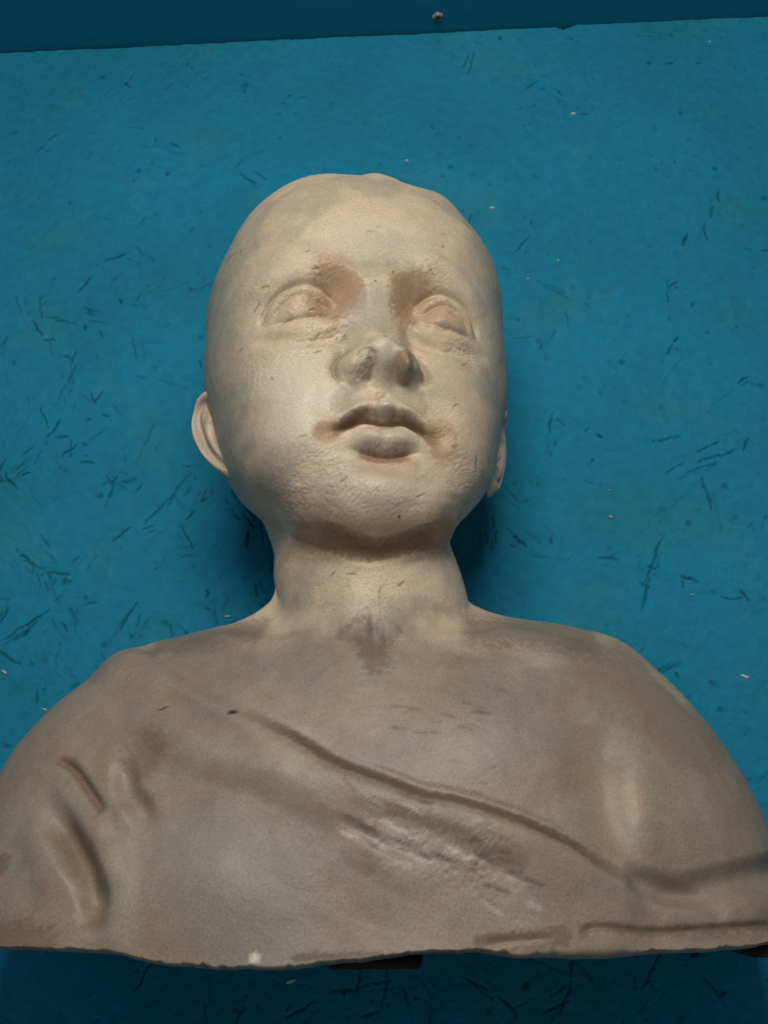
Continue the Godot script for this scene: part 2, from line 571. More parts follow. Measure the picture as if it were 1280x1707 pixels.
func carve_chest(s: Sculpt) -> void:
	# throat and collar bones
	s.push([V(-40, -112), V(-25, -122), V(0, -129.5), V(25, -122), V(40, -112)], 5, -1.6, 0, 0.25)
	s.dab(V(6, -172), 15, 12, 0, -3.0)
	s.push([V(6, -150), V(7, -168), V(8, -200)], 5, -0.8, 0, 0.3)
	s.push([V(-12, -172), V(-50, -163), V(-92, -160)], 9, 1.6, 0, 0.3)
	s.push([V(24, -172), V(62, -164), V(104, -164)], 9, 1.8, 0, 0.3)
	s.push([V(30, -160), V(66, -154)], 12, -2.2, 0, 0.3)
	s.push([V(-30, -160), V(-66, -155)], 12, -1.6, 0, 0.3)
	s.dab(V(-50, -215), 45, 36, 0, 3.0)
	s.dab(V(62, -222), 46, 36, 0, 3.5)
	# the seam of the mould runs down the throat
	s.push([V(7, -141), V(7.5, -155), V(8, -170)], 1.5, 0.5, 0, 0.2)
	# upper arm at the right: swells beyond the fold of the armpit
	s.push([V(120, -205), V(115, -232), V(113, -254), V(117, -288)], 70, 4.5, 2, 0.35)
	s.push([V(108, -212), V(102, -245), V(106, -282)], 18, -2.6, 0, 0.35)
	# cloth over the left shoulder: its edge runs down across the chest
	edge_of_cloth = [V(126, -290), V(114, -285), V(100, -278), V(83, -268), V(64, -260), V(42, -253), V(27, -250), V(13, -244), V(-8, -236), V(-24, -226), V(-39, -218), V(-56, -209), V(-74, -198), V(-100, -177), V(-118, -160)]
	s.push(edge_of_cloth, 54, 8.0, 2, 0.1, Vector3.ZERO, [0.7, 1.0, 1.1, 1.0, 0.7, 0.55, 0.7])
	var above := []
	for p: Vector2 in edge_of_cloth:
		above.append(p + V(0.8, 1.6))
	s.push(above, 5.5, -2.2, 0, 0.12, Vector3.ZERO, [0.7, 1.0, 1.0, 0.9, 0.35, 0.12, 0.5])
	for p: Vector2 in above:
		drape_edge.append(p + V(-0.2, -0.4))
	s.push([V(96, -285), V(60, -270), V(27, -261), V(-10, -249), V(-40, -232), V(-72, -208)], 16, 2.6, 0, 0.3)
	s.push([V(-20, -245), V(8, -258), V(37, -268), V(60, -280), V(78, -290)], 7, -1.5, 0, 0.35)
	s.push([V(-10, -258), V(3, -265), V(14, -271), V(32, -279)], 5, -1.5, 1, 0.3)
	s.push([V(-4, -266), V(14, -278), V(34, -287)], 10, 1.6, 0, 0.35)
	# where the arm meets the cloth
	s.push([V(108, -283), V(130, -287), V(146, -284), V(180, -274), V(192, -268)], 9, -4.2, 0, 0.12)
	s.push([V(120, -287), V(137, -290), V(153, -296)], 7, -2.4, 0, 0.3)
	s.push([V(116, -293), V(140, -297), V(186, -287)], 10, 2.5, 0, 0.3)
	# folds over the left arm
	s.dab(V(-122, -172), 26, 18, -35, 4.5)
	s.push([V(-139, -225), V(-129, -231), V(-119, -242), V(-108, -254)], 4.8, -3.4, 1, 0.25)
	s.push([V(-147, -238), V(-131, -256), V(-120, -269), V(-112, -280), V(-107, -292), V(-109, -306)], 9.5, -6.0, 0, 0.25)
	s.push([V(-150, -252), V(-134, -270), V(-124, -290)], 12, 2.2, 0, 0.3)
	s.push([V(-120, -250), V(-108, -268), V(-100, -288)], 9, 2.6, 0, 0.3)
	s.push([V(-106, -226), V(-101, -242), V(-93, -252), V(-86, -262)], 7.5, -4.2, 0, 0.3)
	s.dab(V(-97, -228), 15, 17, 0, -2.6)
	s.push([V(-106, -203), V(-90, -214), V(-72, -228), V(-46, -238), V(-10, -250)], 11, 1.8, 0, 0.3)
	s.push([V(-100, -192), V(-82, -205), V(-62, -217), V(-36, -228)], 8, -1.6, 0, 0.35)
	s.dab(V(-60, -285), 52, 34, 0, 3.5)
	s.push([V(-101, -262), V(-96, -285), V(-98, -312)], 9, 1.6, 0, 0.2)
	# the rim at the bottom
	s.push([V(90, -304), V(97, -302), V(122, -303), V(180, -297)], 2.6, -1.3, 1, 0.15)
	s.push([V(48, -309), V(64, -307), V(80, -306)], 3, -1.0, 1, 0.3)


func stain_shade_bust(s: Sculpt) -> void:  # stains, and some light and shade put into the colour
	var chest_brown := Color(0.185, 0.147, 0.113)
	var grey := Color(0.19, 0.185, 0.165)
	var green := Color(0.245, 0.233, 0.185)
	var warm := Color(0.42, 0.33, 0.245)
	var rust := Color(0.32, 0.205, 0.135)
	var brown := Color(0.17, 0.105, 0.06)
	var pale := Color(0.52, 0.455, 0.375)
	var big := FastNoiseLite.new()
	big.seed = 21
	big.frequency = 0.012
	big.fractal_octaves = 4
	var fine := FastNoiseLite.new()
	fine.seed = 9
	fine.frequency = 0.09
	fine.fractal_octaves = 3
	for k in s.pos.size():
		var p := s.pos[k]
		var c := s.col[k]
		var n := big.get_noise_3d(p.x, p.y, p.z)
		var n2 := big.get_noise_3d(p.x + 300.0, p.y * 1.3, p.z - 90.0)
		var chest := smoothstep(-138.0, -184.0, p.y + n * 40.0 + n2 * 24.0)
		c = c.lerp(chest_brown, chest * 0.9)  # the plaster turns darker and browner down the chest
		c = c.lerp(grey, clampf(n2 * 1.5, 0.0, 0.5) * chest)
		c = c.lerp(warm, clampf(n * 1.6, 0.0, 0.4) * (1.0 - 0.7 * chest))
		c = c.lerp(green, clampf(-n2 * 2.0 - 0.1, 0.0, 0.5))
		# grey-green temples and skull back; shade on the sides of the head is painted in
		c = c.lerp(green, smoothstep(52.0, 83.0, absf(p.x)) * (1.0 - chest) * 0.9)
		var f := 1.0 + 0.11 * fine.get_noise_3d(p.x, p.y, p.z) + 0.10 * fine.get_noise_3d(p.x * 4.0, p.y * 4.0, p.z * 4.0)
		s.col[k] = Color(c.r * f, c.g * f, c.b * f)
	# eyes
	s.stain_shade([V(-24, 22), V(-15, 12), V(-22, 2)], 13, rust, 0.8, 0.8)
	s.stain_shade([V(-32, 1), V(-24, 4)], 9, rust, 0.75, 0.7)
	s.stain_shade([V(14, 16), V(13, 6), V(16, -2)], 9, Color(0.27, 0.165, 0.095), 0.75, 0.7)
	s.stain_shade([V(22, 17), V(26, 6), V(34, 2)], 12, rust, 0.7, 0.8)
	s.stain_shade([V(44, -2), V(52, 2)], 7, Color(0.42, 0.28, 0.19), 0.5, 0.4)
	s.stain_shade([V(36, -14), V(52, -12)], 6, Color(0.50, 0.38, 0.28), 0.5, 0.4)
	s.stain_shade([V(-8, 0), V(-11, -14), V(-18, -28)], 9, Color(0.30, 0.275, 0.225), 0.6, 0.4)
	s.stain_shade([V(0, 6), V(0, -14)], 9, green, 0.6, 0.4)
	# paler and warmer patches; the light on the left cheek is painted in
	s.stain_shade([V(-42, -40), V(-38, -68)], 24, pale, 0.8, 0.4)
	s.stain_shade([V(-20, 44), V(16, 46)], 22, pale, 0.45, 0.6)
	s.stain_shade([V(0, -30), V(0, -38)], 8, pale, 0.5, 0.3)
	s.stain_shade([V(-58, 26), V(-44, 32)], 10, pale, 0.4, 0.5)
	s.stain_shade([V(-10, -108), V(14, -110)], 14, pale, 0.4, 0.6)
	s.stain_shade([V(44, -50), V(52, -66)], 20, warm, 0.6, 0.5)
	# nose and mouth
	s.stain_shade([V(11, -42)], 7.5, Color(0.22, 0.13, 0.07), 0.75, 0.3)
	s.stain_shade([V(-16, -55), V(-20, -62)], 8, Color(0.25, 0.215, 0.17), 0.6, 0.4)  # grey shade beneath the left wing of the nose, painted in
	s.stain_shade([V(26, 117)], 7, Color(0.1, 0.08, 0.06), 0.7, 0.9)
	s.stain_shade([V(9, 4), V(12, -10), V(16, -26), V(23, -38), V(22, -48)], 5.0, Color(0.24, 0.165, 0.105), 0.55, 0.8, 0.15)  # brown line, with the shaded right outline of the nose painted in
	s.stain_shade([V(-15, -28), V(-22, -36), V(-23, -44), V(-20, -50)], 2.6, Color(0.22, 0.17, 0.12), 0.7, 0.5, 0.15)  # shade in the crease round the left wing, painted in
	s.stain_shade([V(17, -52), V(18, -62)], 7, Color(0.26, 0.2, 0.14), 0.5, 0.4)
	s.stain_shade([V(-26, -77), V(-18, -72.5), V(-9, -69), V(0, -73), V(9, -69.5), V(17, -73), V(24, -78)], 5.0, brown, 0.85, 0.3)
	s.stain_shade([V(-28, -77)], 10, rust, 0.8, 0.3)
	s.stain_shade([V(-26, -77.5), V(-18, -73), V(-9, -70.5), V(0, -74), V(9, -70.5), V(17, -73.5), V(23.5, -77.5)], 3.6, Color(0.12, 0.07, 0.04), 0.85, 0.25, 0.1)  # shade under the upper lip painted over its brown stain
	s.stain_shade([V(0.5, -66)], 5.0, pale, 0.8, 0.2)
	s.stain_shade([V(29, -74), V(30, -82)], 10, Color(0.31, 0.205, 0.125), 0.75, 0.35)
	s.stain_shade([V(-14, -88), V(0, -90.5), V(14, -88)], 3.4, brown, 0.9, 0.6, 0.2)
	s.stain_shade([V(-10, -94), V(10, -94)], 10, rust, 0.4, 0.6)
	s.stain_shade([V(-12, -80), V(12, -80)], 5.5, Color(0.46, 0.37, 0.30), 0.7, 0.4)
	# throat and chest
	s.stain_shade([V(-43, -111), V(-26, -120), V(0, -125), V(26, -120), V(43, -111)], 9.5, Color(0.30, 0.20, 0.115), 0.7, 0.35, 0.1)
	s.stain_shade([V(-32, -118), V(0, -129), V(32, -118)], 4, Color(0.12, 0.075, 0.04), 0.7, 0.4, 0.2)  # dark line puts the shade of the chin crease into the colour
	s.stain_shade([V(2, -166), V(8, -184)], 10, Color(0.11, 0.082, 0.06), 0.6, 0.8)
	s.stain_shade([V(-6, -168), V(14, -168)], 7, Color(0.11, 0.082, 0.06), 0.5, 0.9)
	s.stain_shade([V(-112, -160), V(-80, -158), V(-46, -156)], 17, Color(0.10, 0.082, 0.064), 0.6, 0.5, 0.15)  # left shoulder top darkened: shade put into the colour
	s.stain_shade([V(44, -158), V(84, -160), V(118, -164)], 19, Color(0.10, 0.082, 0.064), 0.6, 0.5, 0.15)  # right shoulder top, its shade painted in likewise
	s.stain_shade([V(120, -190), V(150, -215)], 26, Color(0.15, 0.118, 0.09), 0.4, 0.6)
	s.stain_shade([V(-64, -160)], 4, Color(0.12, 0.1, 0.08), 0.5, 0.5)
	s.stain_shade([V(116, -240), V(117, -262)], 13, Color(0.30, 0.22, 0.155), 0.8, 0.8, 0.25)  # tan patch, with the lit stripe of the armpit painted in
	s.stain_shade([V(104, -240), V(104, -272)], 13, Color(0.2, 0.15, 0.1), 0.5, 0.6)  # shaded side of the armpit fold, painted in
	s.stain_shade([V(-60, -275), V(-40, -295)], 34, grey, 0.6, 0.5)
	s.stain_shade([V(-95, -262), V(-94, -300)], 12, green, 0.6, 0.5)
	s.stain_shade([V(-97, -228)], 15, Color(0.17, 0.12, 0.09), 0.6, 0.7)
	s.stain_shade(drape_edge.slice(1, 12), 3.6, Color(0.08, 0.058, 0.04), 0.8, 0.55, 0.2)  # dirt and painted shade in the crease above the cloth
	s.stain_shade([V(-139, -225), V(-129, -231), V(-119, -242), V(-108, -254)], 3.5, Color(0.14, 0.085, 0.06), 0.8, 0.3, 0.1)
	s.stain_shade([V(-131, -256), V(-112, -280), V(-108, -304)], 8, Color(0.15, 0.10, 0.065), 0.7, 0.4, 0.15)
	s.stain_shade([V(-170, -300), V(-130, -308)], 13, Color(0.16, 0.10, 0.07), 0.7, 0.8)
	s.stain_shade([V(-158, -272)], 7, Color(0.14, 0.09, 0.06), 0.7, 0.6)
	s.stain_shade([V(8, -262), V(30, -272), V(52, -282)], 7, Color(0.27, 0.24, 0.2), 0.5, 1.2, 0.3)
	s.stain_shade([V(20, -255), V(44, -264), V(66, -276)], 7, Color(0.15, 0.115, 0.085), 0.55, 0.9)
	s.stain_shade([V(90, -304), V(97, -302), V(122, -303), V(180, -297)], 2.6, Color(0.14, 0.085, 0.055), 0.7, 0.9)
	s.stain_shade([V(50, -308), V(64, -307), V(82, -306)], 4.5, Color(0.13, 0.08, 0.055), 0.7, 1.0)
	s.stain_shade([V(-22, -313), V(20, -313), V(50, -313)], 2.2, Color(0.09, 0.065, 0.05), 0.7, 0.9)
	# specks
	var black := Color(0.015, 0.013, 0.012)
	s.stain_shade([V(2, -24)], 1.3, black, 1.0, 0.1)
	s.stain_shade([V(-1, 14)], 0.8, black, 0.9, 0.1)
	s.stain_shade([V(9, 21)], 0.8, black, 0.8, 0.3)
	s.stain_shade([V(8, -118)], 0.9, black, 0.9, 0.1)
	s.stain_shade([V(-55.8, -211.5), V(-54.2, -211)], 1.7, black, 1.0, 0.0)
	s.stain_shade([V(-90, -207), V(-87.5, -205)], 0.8, black, 0.9, 0.0)
	s.stain_shade([V(-38, -313)], 2.6, Color(0.6, 0.55, 0.48), 1.0, 0.2)


func craze(s: Sculpt) -> void:
	var places := [
		[V(-72, 52), 14, 0.35], [V(-62, 58), 16, 0.35], [V(-52, -30), 20, 1.0], [V(-36, -22), 14, 0.8], [V(-62, 20), 14, 0.6], [V(-18, -16), 14, 0.8], [V(-36, -95), 20, 0.7], [V(-16, -106), 16, 0.6],
		[V(8, -108), 14, 0.3], [V(4, 46), 20, 0.5], [V(-28, 24), 12, 0.8], [V(30, 28), 14, 0.8], [V(48, -16), 12, 0.9], [V(-38, 2), 16, 0.9], [V(30, -66), 14, 0.6], [V(6, -152), 22, 0.3], [V(-20, -146), 18, 0.3],
		[V(22, -266), 24, 0.9], [V(52, -276), 20, 0.9], [V(50, -236), 18, 0.5], [V(-97, -226), 16, 0.7], [V(0, -80), 16, 0.3], [V(-10, -44), 9, 1.0], [V(40, -88), 18, 0.4], [V(-110, -172), 20, 0.5], [V(36, 56), 14, 0.4], [V(60, -206), 12, 0.6],
	]
	for p in places:
		s.wear([p[0]], p[1], p[2])
	s.normals()
	s.smooth_normals(1)
	var wrinkle := FastNoiseLite.new()
	wrinkle.seed = 3
	wrinkle.noise_type = FastNoiseLite.TYPE_SIMPLEX
	wrinkle.fractal_type = FastNoiseLite.FRACTAL_RIDGED
	wrinkle.fractal_octaves = 2
	wrinkle.frequency = 0.16
	wrinkle.domain_warp_enabled = true
	wrinkle.domain_warp_amplitude = 2.5
	wrinkle.domain_warp_frequency = 0.12
	var lump := FastNoiseLite.new()
	lump.seed = 4
	lump.frequency = 0.035
	lump.fractal_octaves = 3
	var grit := FastNoiseLite.new()
	grit.seed = 6
	grit.frequency = 0.5
	grit.fractal_octaves = 2
	for k in s.pos.size():
		var p := s.pos[k]
		if p.z < -60.0:
			continue
		var w := s.worn[k]
		var h := lump.get_noise_3d(p.x, p.y, p.z) * 0.45 + grit.get_noise_3d(p.x, p.y, p.z) * (0.05 + 0.07 * w)
		if w > 0.02:
			# long skins of paint drawn out along a slant
			var lean := 0.42 if p.y > -190.0 else -0.5
			var a := p.x * 0.9 + p.y * lean
			var b := p.y * 0.9 - p.x * lean
			h -= w * 0.55 * maxf(0.0, wrinkle.get_noise_3d(a * 0.75, b * 2.2, p.z) - 0.05)
		s.pos[k] = p + s.nrm[k] * h
	# single cracks
	var rng := RandomNumberGenerator.new()
	rng.seed = 14
	# the cloth is scored along its folds
	for i in 46:
		var t := rng.randf()
		var at := V(lerpf(-6.0, 74.0, t), lerpf(-258.0, -288.0, t)) + V(rng.randfn(0, 3.0), rng.randfn(0, 6.0))
		var way := Vector2.from_angle(rng.randfn(-0.46, 0.12)) * rng.randf_range(2.0, 8.0)
		var path := [at - way, at + way]
		s.push(path, rng.randf_range(0.9, 1.5), rng.randf_range(-0.5, -0.15), 1, 0.4)
		s.stain_shade(path, rng.randf_range(0.8, 1.6), Color(0.36, 0.33, 0.29) if rng.randf() < 0.55 else Color(0.07, 0.055, 0.042), rng.randf_range(0.3, 0.75), 0.5, 0.35)
	for i in 22:
		var at := V(rng.randf_range(14.0, 60.0), rng.randf_range(-222.0, -206.0))
		var way := Vector2.from_angle(rng.randfn(-0.15, 0.15)) * rng.randf_range(1.5, 6.0)
		s.stain_shade([at - way, at + way], 0.9, Color(0.07, 0.055, 0.042), rng.randf_range(0.2, 0.5), 0.6, 0.4)
	for i in 130:
		var home: Array = places[rng.randi() % places.size()]
		var at: Vector2 = home[0] + Vector2(rng.randfn(0, 0.5), rng.randfn(0, 0.5)) * home[1]
		if at.y < -86.0 and at.y > -140.0 and absf(at.x) > 34.0:
			continue
		if at.distance_to(V(0, -74)) < 34.0 or at.distance_to(V(0, -44)) < 14.0:
			continue
		var slant := rng.randfn(0.5, 0.5) if home[0].y > -190.0 else rng.randfn(-0.5, 0.3)
		var long := rng.randf_range(0.8, 4.0)
		var way := Vector2(cos(slant), sin(slant)) * long
		var bend := Vector2(-way.y, way.x) * rng.randfn(0, 0.15)
		var path := [at - way, at + bend, at + way]
		s.push(path, rng.randf_range(0.7, 1.0), rng.randf_range(-0.45, -0.2), 1, 0.4)
		if rng.randf() < 0.6:
			s.stain_shade(path, 0.8, Color(0.12, 0.09, 0.065), rng.randf_range(0.3, 0.7), 0.2, 0.3)


func relief(freq: float, seed_: int, octaves: int) -> NoiseTexture2D:
	var n := FastNoiseLite.new()
	n.seed = seed_
	n.frequency = freq
	n.fractal_octaves = octaves
	var t := NoiseTexture2D.new()
	t.width = 512
	t.height = 512
	t.seamless = true
	t.noise = n
	return t


func plaster() -> StandardMaterial3D:
	var m := StandardMaterial3D.new()
	m.vertex_color_use_as_albedo = true
	m.roughness = 0.48
	m.metallic_specular = 0.42
	var grain := relief(0.06, 61, 6)
	var ramp := Gradient.new()
	ramp.set_color(0, Color(0.90, 0.89, 0.88))
	ramp.set_color(1, Color(1, 1, 1))
	ramp.set_offset(0, 0.22)
	ramp.set_offset(1, 0.62)
	grain.color_ramp = ramp
	grain.width = 1024
	grain.height = 1024
	m.albedo_texture = grain
	m.heightmap_enabled = true
	m.heightmap_texture = relief(0.05, 31, 5)
	m.heightmap_scale = 0.006
	m.uv1_triplanar = true
	m.uv1_scale = Vector3(11, 11, 11)
	return m


func make_bust() -> void:
	var s := Sculpt.new()
	shape_bust(s)
	s.normals()
	s.sort_bins(-204, 204, -324, 134, -40.0)
	carve_face(s)
	s.normals()
	s.smooth_normals(2)
	carve_chest(s)
	s.sort_bins(-204, 204, -324, 134, -40.0, 3.0)
	stain_shade_bust(s)
	craze(s)
	var root := Node3D.new()
	root.name = "bust"
	add_child(root)
	tag(root, "weathered beige plaster bust of a bald child with a cloth over one shoulder", "bust")
	var m := plaster()
	var parts := PackedByteArray()
	parts.resize(s.pos.size())
	var line := edge_of_cloth.duplicate()
	line.reverse()
	line.append_array([V(146, -285), V(186, -272), V(215, -262)])
	for k in s.pos.size():
		var p := s.pos[k]
		var c := 0
		if p.x < line[0].x:
			c = 1 if p.y < -150.0 else 0
		else:
			for q in line.size() - 1:
				if p.x >= line[q].x and p.x < line[q + 1].x:
					c = 1 if p.y < lerpf(line[q].y, line[q + 1].y, (p.x - line[q].x) / (line[q + 1].x - line[q].x)) else 0
					break
		parts[k] = c
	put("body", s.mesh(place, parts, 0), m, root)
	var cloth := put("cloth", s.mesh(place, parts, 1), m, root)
	tag(cloth, "plaster cloth draped from the left shoulder across the chest", "")
	make_ear(root, m, -1.0)
	make_ear(root, m, 1.0)


# an ear as a thick leaf: a face with rim, inner fold and bowl, and a back
func make_ear(root: Node3D, m: Material, at_side: float) -> void:
	var s := Sculpt.new()
	var nu := 160
	var rings := 60
	s.setup(nu, rings * 2, true, Color(0.40, 0.325, 0.26))
	for j in rings * 2:
		var front := j < rings
		var t := float(j) / (rings - 1) if front else float(rings * 2 - 1 - j) / (rings - 1)
		var rim := sqrt(maxf(0.0, 1.0 - pow(t, 6.0))) * 3.2
		for i in nu:
			var a := TAU * i / nu
			# outline: broad above, narrow lobe below; x runs outward from the head
			var yy := cos(a)
			var xx := sin(a)
			var wide := 15.5 + 3.5 * yy - 2.0 * yy * yy
			var x := xx * wide * t
			var y := yy * 31.0 * t
			s.pos[j * nu + i] = Vector3(x - 3.0 * yy * yy * t, y, rim if front else -rim)
	s.normals()
	s.sort_bins(-30, 30, -40, 40, 0.0, 2.0)
	var out := Vector3(0, 0, 1)
	s.push([V(-8, 18), V(-2, 27.5), V(8, 26), V(14, 15), V(13.5, 0), V(9, -14), V(2, -25)], 4.0, 2.6, 0, 0.1, out)
	s.push([V(-4, 17), V(2, 23), V(8, 20), V(10, 10), V(9.5, -4), V(5, -15)], 3.6, -2.2, 0, 0.2, out)
	s.push([V(-2, 14), V(4, 10), V(5.5, 0), V(3, -12), V(-3, -17)], 4.2, 2.2, 0, 0.2, out)
	s.dab(V(-4, -1), 8.5, 13, 8, -5.0, out)
	s.dab(V(-10.5, -8), 4.5, 6.5, 0, 3.2, out)
	s.dab(V(-3, -24), 8, 7, 0, 1.8, out)
	s.dab(V(-5, -22), 2.0, 2.4, 0, -1.4, out)
	var soft := FastNoiseLite.new()
	soft.seed = 11
	soft.frequency = 0.07
	for k in s.pos.size():
		var p := s.pos[k]
		var f := 1.0 + 0.18 * soft.get_noise_3d(p.x, p.y, p.z)
		var c := s.col[k].lerp(Color(0.33, 0.32, 0.26), smoothstep(-8.0, -24.0, p.y))
		s.col[k] = Color(c.r * f, c.g * f, c.b * f)
	# the leaf stands off the side of the skull, facing half forward
	var turn: Basis
	var origin: Vector3
	var flip := 1.0
	if at_side < 0.0:
		turn = Basis(Vector3.FORWARD, deg_to_rad(-20)) * Basis(Vector3.UP, deg_to_rad(-36))
		origin = Vector3(-73.8, -36.5, -6)
		flip = -1.0
	else:
		turn = Basis(Vector3.FORWARD, deg_to_rad(12)) * Basis(Vector3.UP, deg_to_rad(68))
		origin = Vector3(80, -40, 0)
	var here := func(p: Vector3) -> Vector3: return place(origin + turn * Vector3(p.x * flip, p.y, p.z))
	var mesh := s.mesh(here)
	if flip < 0.0:   # a mirrored leaf: turn its faces round again
		var arr := mesh.surface_get_arrays(0)
		var idx: PackedInt32Array = arr[Mesh.ARRAY_INDEX]
		for k in range(0, idx.size(), 3):
			var q := idx[k]
			idx[k] = idx[k + 1]
			idx[k + 1] = q
		arr[Mesh.ARRAY_INDEX] = idx
		var nn: PackedVector3Array = arr[Mesh.ARRAY_NORMAL]
		for k in nn.size():
			nn[k] = -nn[k]
		arr[Mesh.ARRAY_NORMAL] = nn
		mesh = ArrayMesh.new()
		mesh.add_surface_from_arrays(Mesh.PRIMITIVE_TRIANGLES, arr)
	put("ear", mesh, m, root)


# ------------------------------------------------------------------ the wall
const TOP := 2202.5     # upper edge of the board, mm
const STEP := 0.85


func make_wall() -> void:
	var x0 := -362.0
	var y0 := 1440.0
	var nx := int(704.0 / STEP) + 1
	var ny := int((TOP - y0) / STEP) + 1
	var hgt := PackedFloat32Array()
	hgt.resize(nx * ny)
	var dark := PackedFloat32Array()
	dark.resize(nx * ny)
	var rng := RandomNumberGenerator.new()
	rng.seed = 77
	var crowd := FastNoiseLite.new()
	crowd.seed = 8
	crowd.frequency = 0.009
	crowd.fractal_octaves = 2
	var cracks := []
	# strands pressed one over another
	for n in 2000:
		var c := Vector2(rng.randf_range(x0, x0 + 704.0), rng.randf_range(y0, TOP))
		var a := rng.randf_range(-PI / 2, PI / 2)
		if rng.randf() < 0.5:
			a = rng.randfn(1.05, 0.35) * (1.0 if rng.randf() < 0.65 else -1.0)
		var half := Vector2(rng.randf_range(14.0, 42.0), rng.randf_range(3.5, 10.0))
		var u := Vector2(cos(a), sin(a))
		var v := Vector2(-u.y, u.x)
		var lift := rng.randfn(0.0, 0.2)
		var tip := rng.randfn(0.0, 0.006)
		var roll := rng.randfn(0.0, 0.012)
		var ex := absf(u.x) * half.x + absf(v.x) * half.y
		var ey := absf(u.y) * half.x + absf(v.y) * half.y
		for j in range(maxi(0, int((c.y - ey - y0) / STEP)), mini(ny, int((c.y + ey - y0) / STEP) + 2)):
			for i in range(maxi(0, int((c.x - ex - x0) / STEP)), mini(nx, int((c.x + ex - x0) / STEP) + 2)):
				var d := Vector2(x0 + i * STEP, y0 + j * STEP) - c
				var p := d.dot(u)
				var q := d.dot(v)
				var e := minf(half.x - absf(p), half.y - absf(q))
				if e > 0.0:
					var w := smoothstep(0.0, 1.0, e / 3.0) * 0.8
					var k := j * nx + i
					hgt[k] = lerpf(hgt[k], lift + tip * p + roll * q, w)
		# gaps left along some strands, several side by side
		var density := 0.20 + crowd.get_noise_2d(c.x, c.y) * 0.42
		density += 0.42 * (1.0 - smoothstep(0.0, 230.0, Vector2((c.x + 170.0) * 0.9, c.y - 1760.0).length()))
		density += 0.08 * smoothstep(1800.0, 1600.0, c.y)
		if c.y > 1990.0:
			density *= 0.25
		if rng.randf() < density:
			for m in rng.randi_range(1, 6):
				var f := rng.randf_range(-0.8, 0.5)
				var off := rng.randfn(0.0, 0.45) * half.y
				var g := f + rng.randf_range(0.10, 0.7)
				cracks.append([c + v * off + u * half.x * f, c + v * (off + rng.randfn(0, 1.4)) + u * half.x * g, rng.randf_range(0.2, 0.8), rng.randf_range(0.2, 1.0) * rng.randf_range(0.6, 1.4)])
			if rng.randf() < 0.5:
				var off := u * half.x * rng.randf_range(-0.5, 0.5)
				cracks.append([c + off - v * half.y * rng.randf() * 0.6, c + off + v * half.y * rng.randf() * 0.6 + u * rng.randfn(0, 3.0), rng.randf_range(0.3, 0.8), rng.randf_range(0.3, 1.2)])
		# faint seams where the edge of a strand shows through the paint
		if rng.randf() < 0.5 and c.y < 2120.0:
			var s := 1.0 if rng.randf() < 0.5 else -1.0
			var f := rng.randf_range(-0.9, 0.3)
			cracks.append([c + v * s * half.y + u * half.x * f, c + v * s * half.y * rng.randf_range(0.8, 1.1) + u * half.x * minf(0.95, f + rng.randf_range(0.3, 1.2)), rng.randf_range(0.25, 0.5), rng.randf_range(0.15, 0.45)])
		# shallow dents
		for m in 2:
			if rng.randf() < 0.9:
				var at := c + u * half.x * rng.randf_range(-1, 1) + v * half.y * rng.randf_range(-1, 1)
				cracks.append([at, at + u * rng.randf_range(0.5, 5.0) + v * rng.randf_range(-1.0, 1.0), rng.randf_range(0.8, 2.6), rng.randf_range(0.15, 0.85) * rng.randf_range(0.4, 1.0)])
	var rag := FastNoiseLite.new()
	rag.seed = 2
	rag.frequency = 0.14
	for cr in cracks:
		var a: Vector2 = cr[0]
		var b: Vector2 = cr[1]
		var wide: float = cr[2]
		var deep: float = cr[3]
		var ab := b - a
		var reach := wide * 1.4 + 2.4
		for j in range(maxi(0, int((minf(a.y, b.y) - reach - y0) / STEP)), mini(ny, int((maxf(a.y, b.y) + reach - y0) / STEP) + 2)):
			for i in range(maxi(0, int((minf(a.x, b.x) - reach - x0) / STEP)), mini(nx, int((maxf(a.x, b.x) + reach - x0) / STEP) + 2)):
				var p := Vector2(x0 + i * STEP, y0 + j * STEP)
				var t := clampf((p - a).dot(ab) / ab.length_squared(), 0.0, 1.0)
				var bow := Vector2(-ab.y, ab.x).normalized() * rag.get_noise_2d(t * ab.length() * 0.55, a.x + a.y) * 1.6
				var d := p.distance_to(a + ab * t + bow)
				var w := wide * (0.2 + 0.9 * sin(PI * t)) * (1.0 + 0.9 * rag.get_noise_2d(p.x, p.y))
				if d < w + 0.6:
					var f := smoothstep(w + 0.6, maxf(0.0, w * 0.4 - 0.3), d)
					var k := j * nx + i
					hgt[k] += 0.16 * deep * smoothstep(0.0, 0.3, f) * smoothstep(0.7, 0.3, f)
					hgt[k] -= deep * f * (1.0 if hgt[k] > -1.5 else 0.2)
					dark[k] = maxf(dark[k], f * smoothstep(0.25, 1.1, deep))
	# the sheet: the fine grid, drawn out coarsely to the sides and below, turned back over its upper edge
	var s := Sculpt.new()
	var side := 4
	var foot := 3
	var nu := nx + side * 2
	var nv := ny + foot + 3
	s.setup(nu, nv, false, Color(0.006, 0.135, 0.235))
	var brush := FastNoiseLite.new()
	brush.seed = 12
	brush.frequency = 0.05
	brush.fractal_octaves = 4
	var hue := FastNoiseLite.new()
	hue.seed = 13
	hue.frequency = 0.006
	hue.fractal_octaves = 5
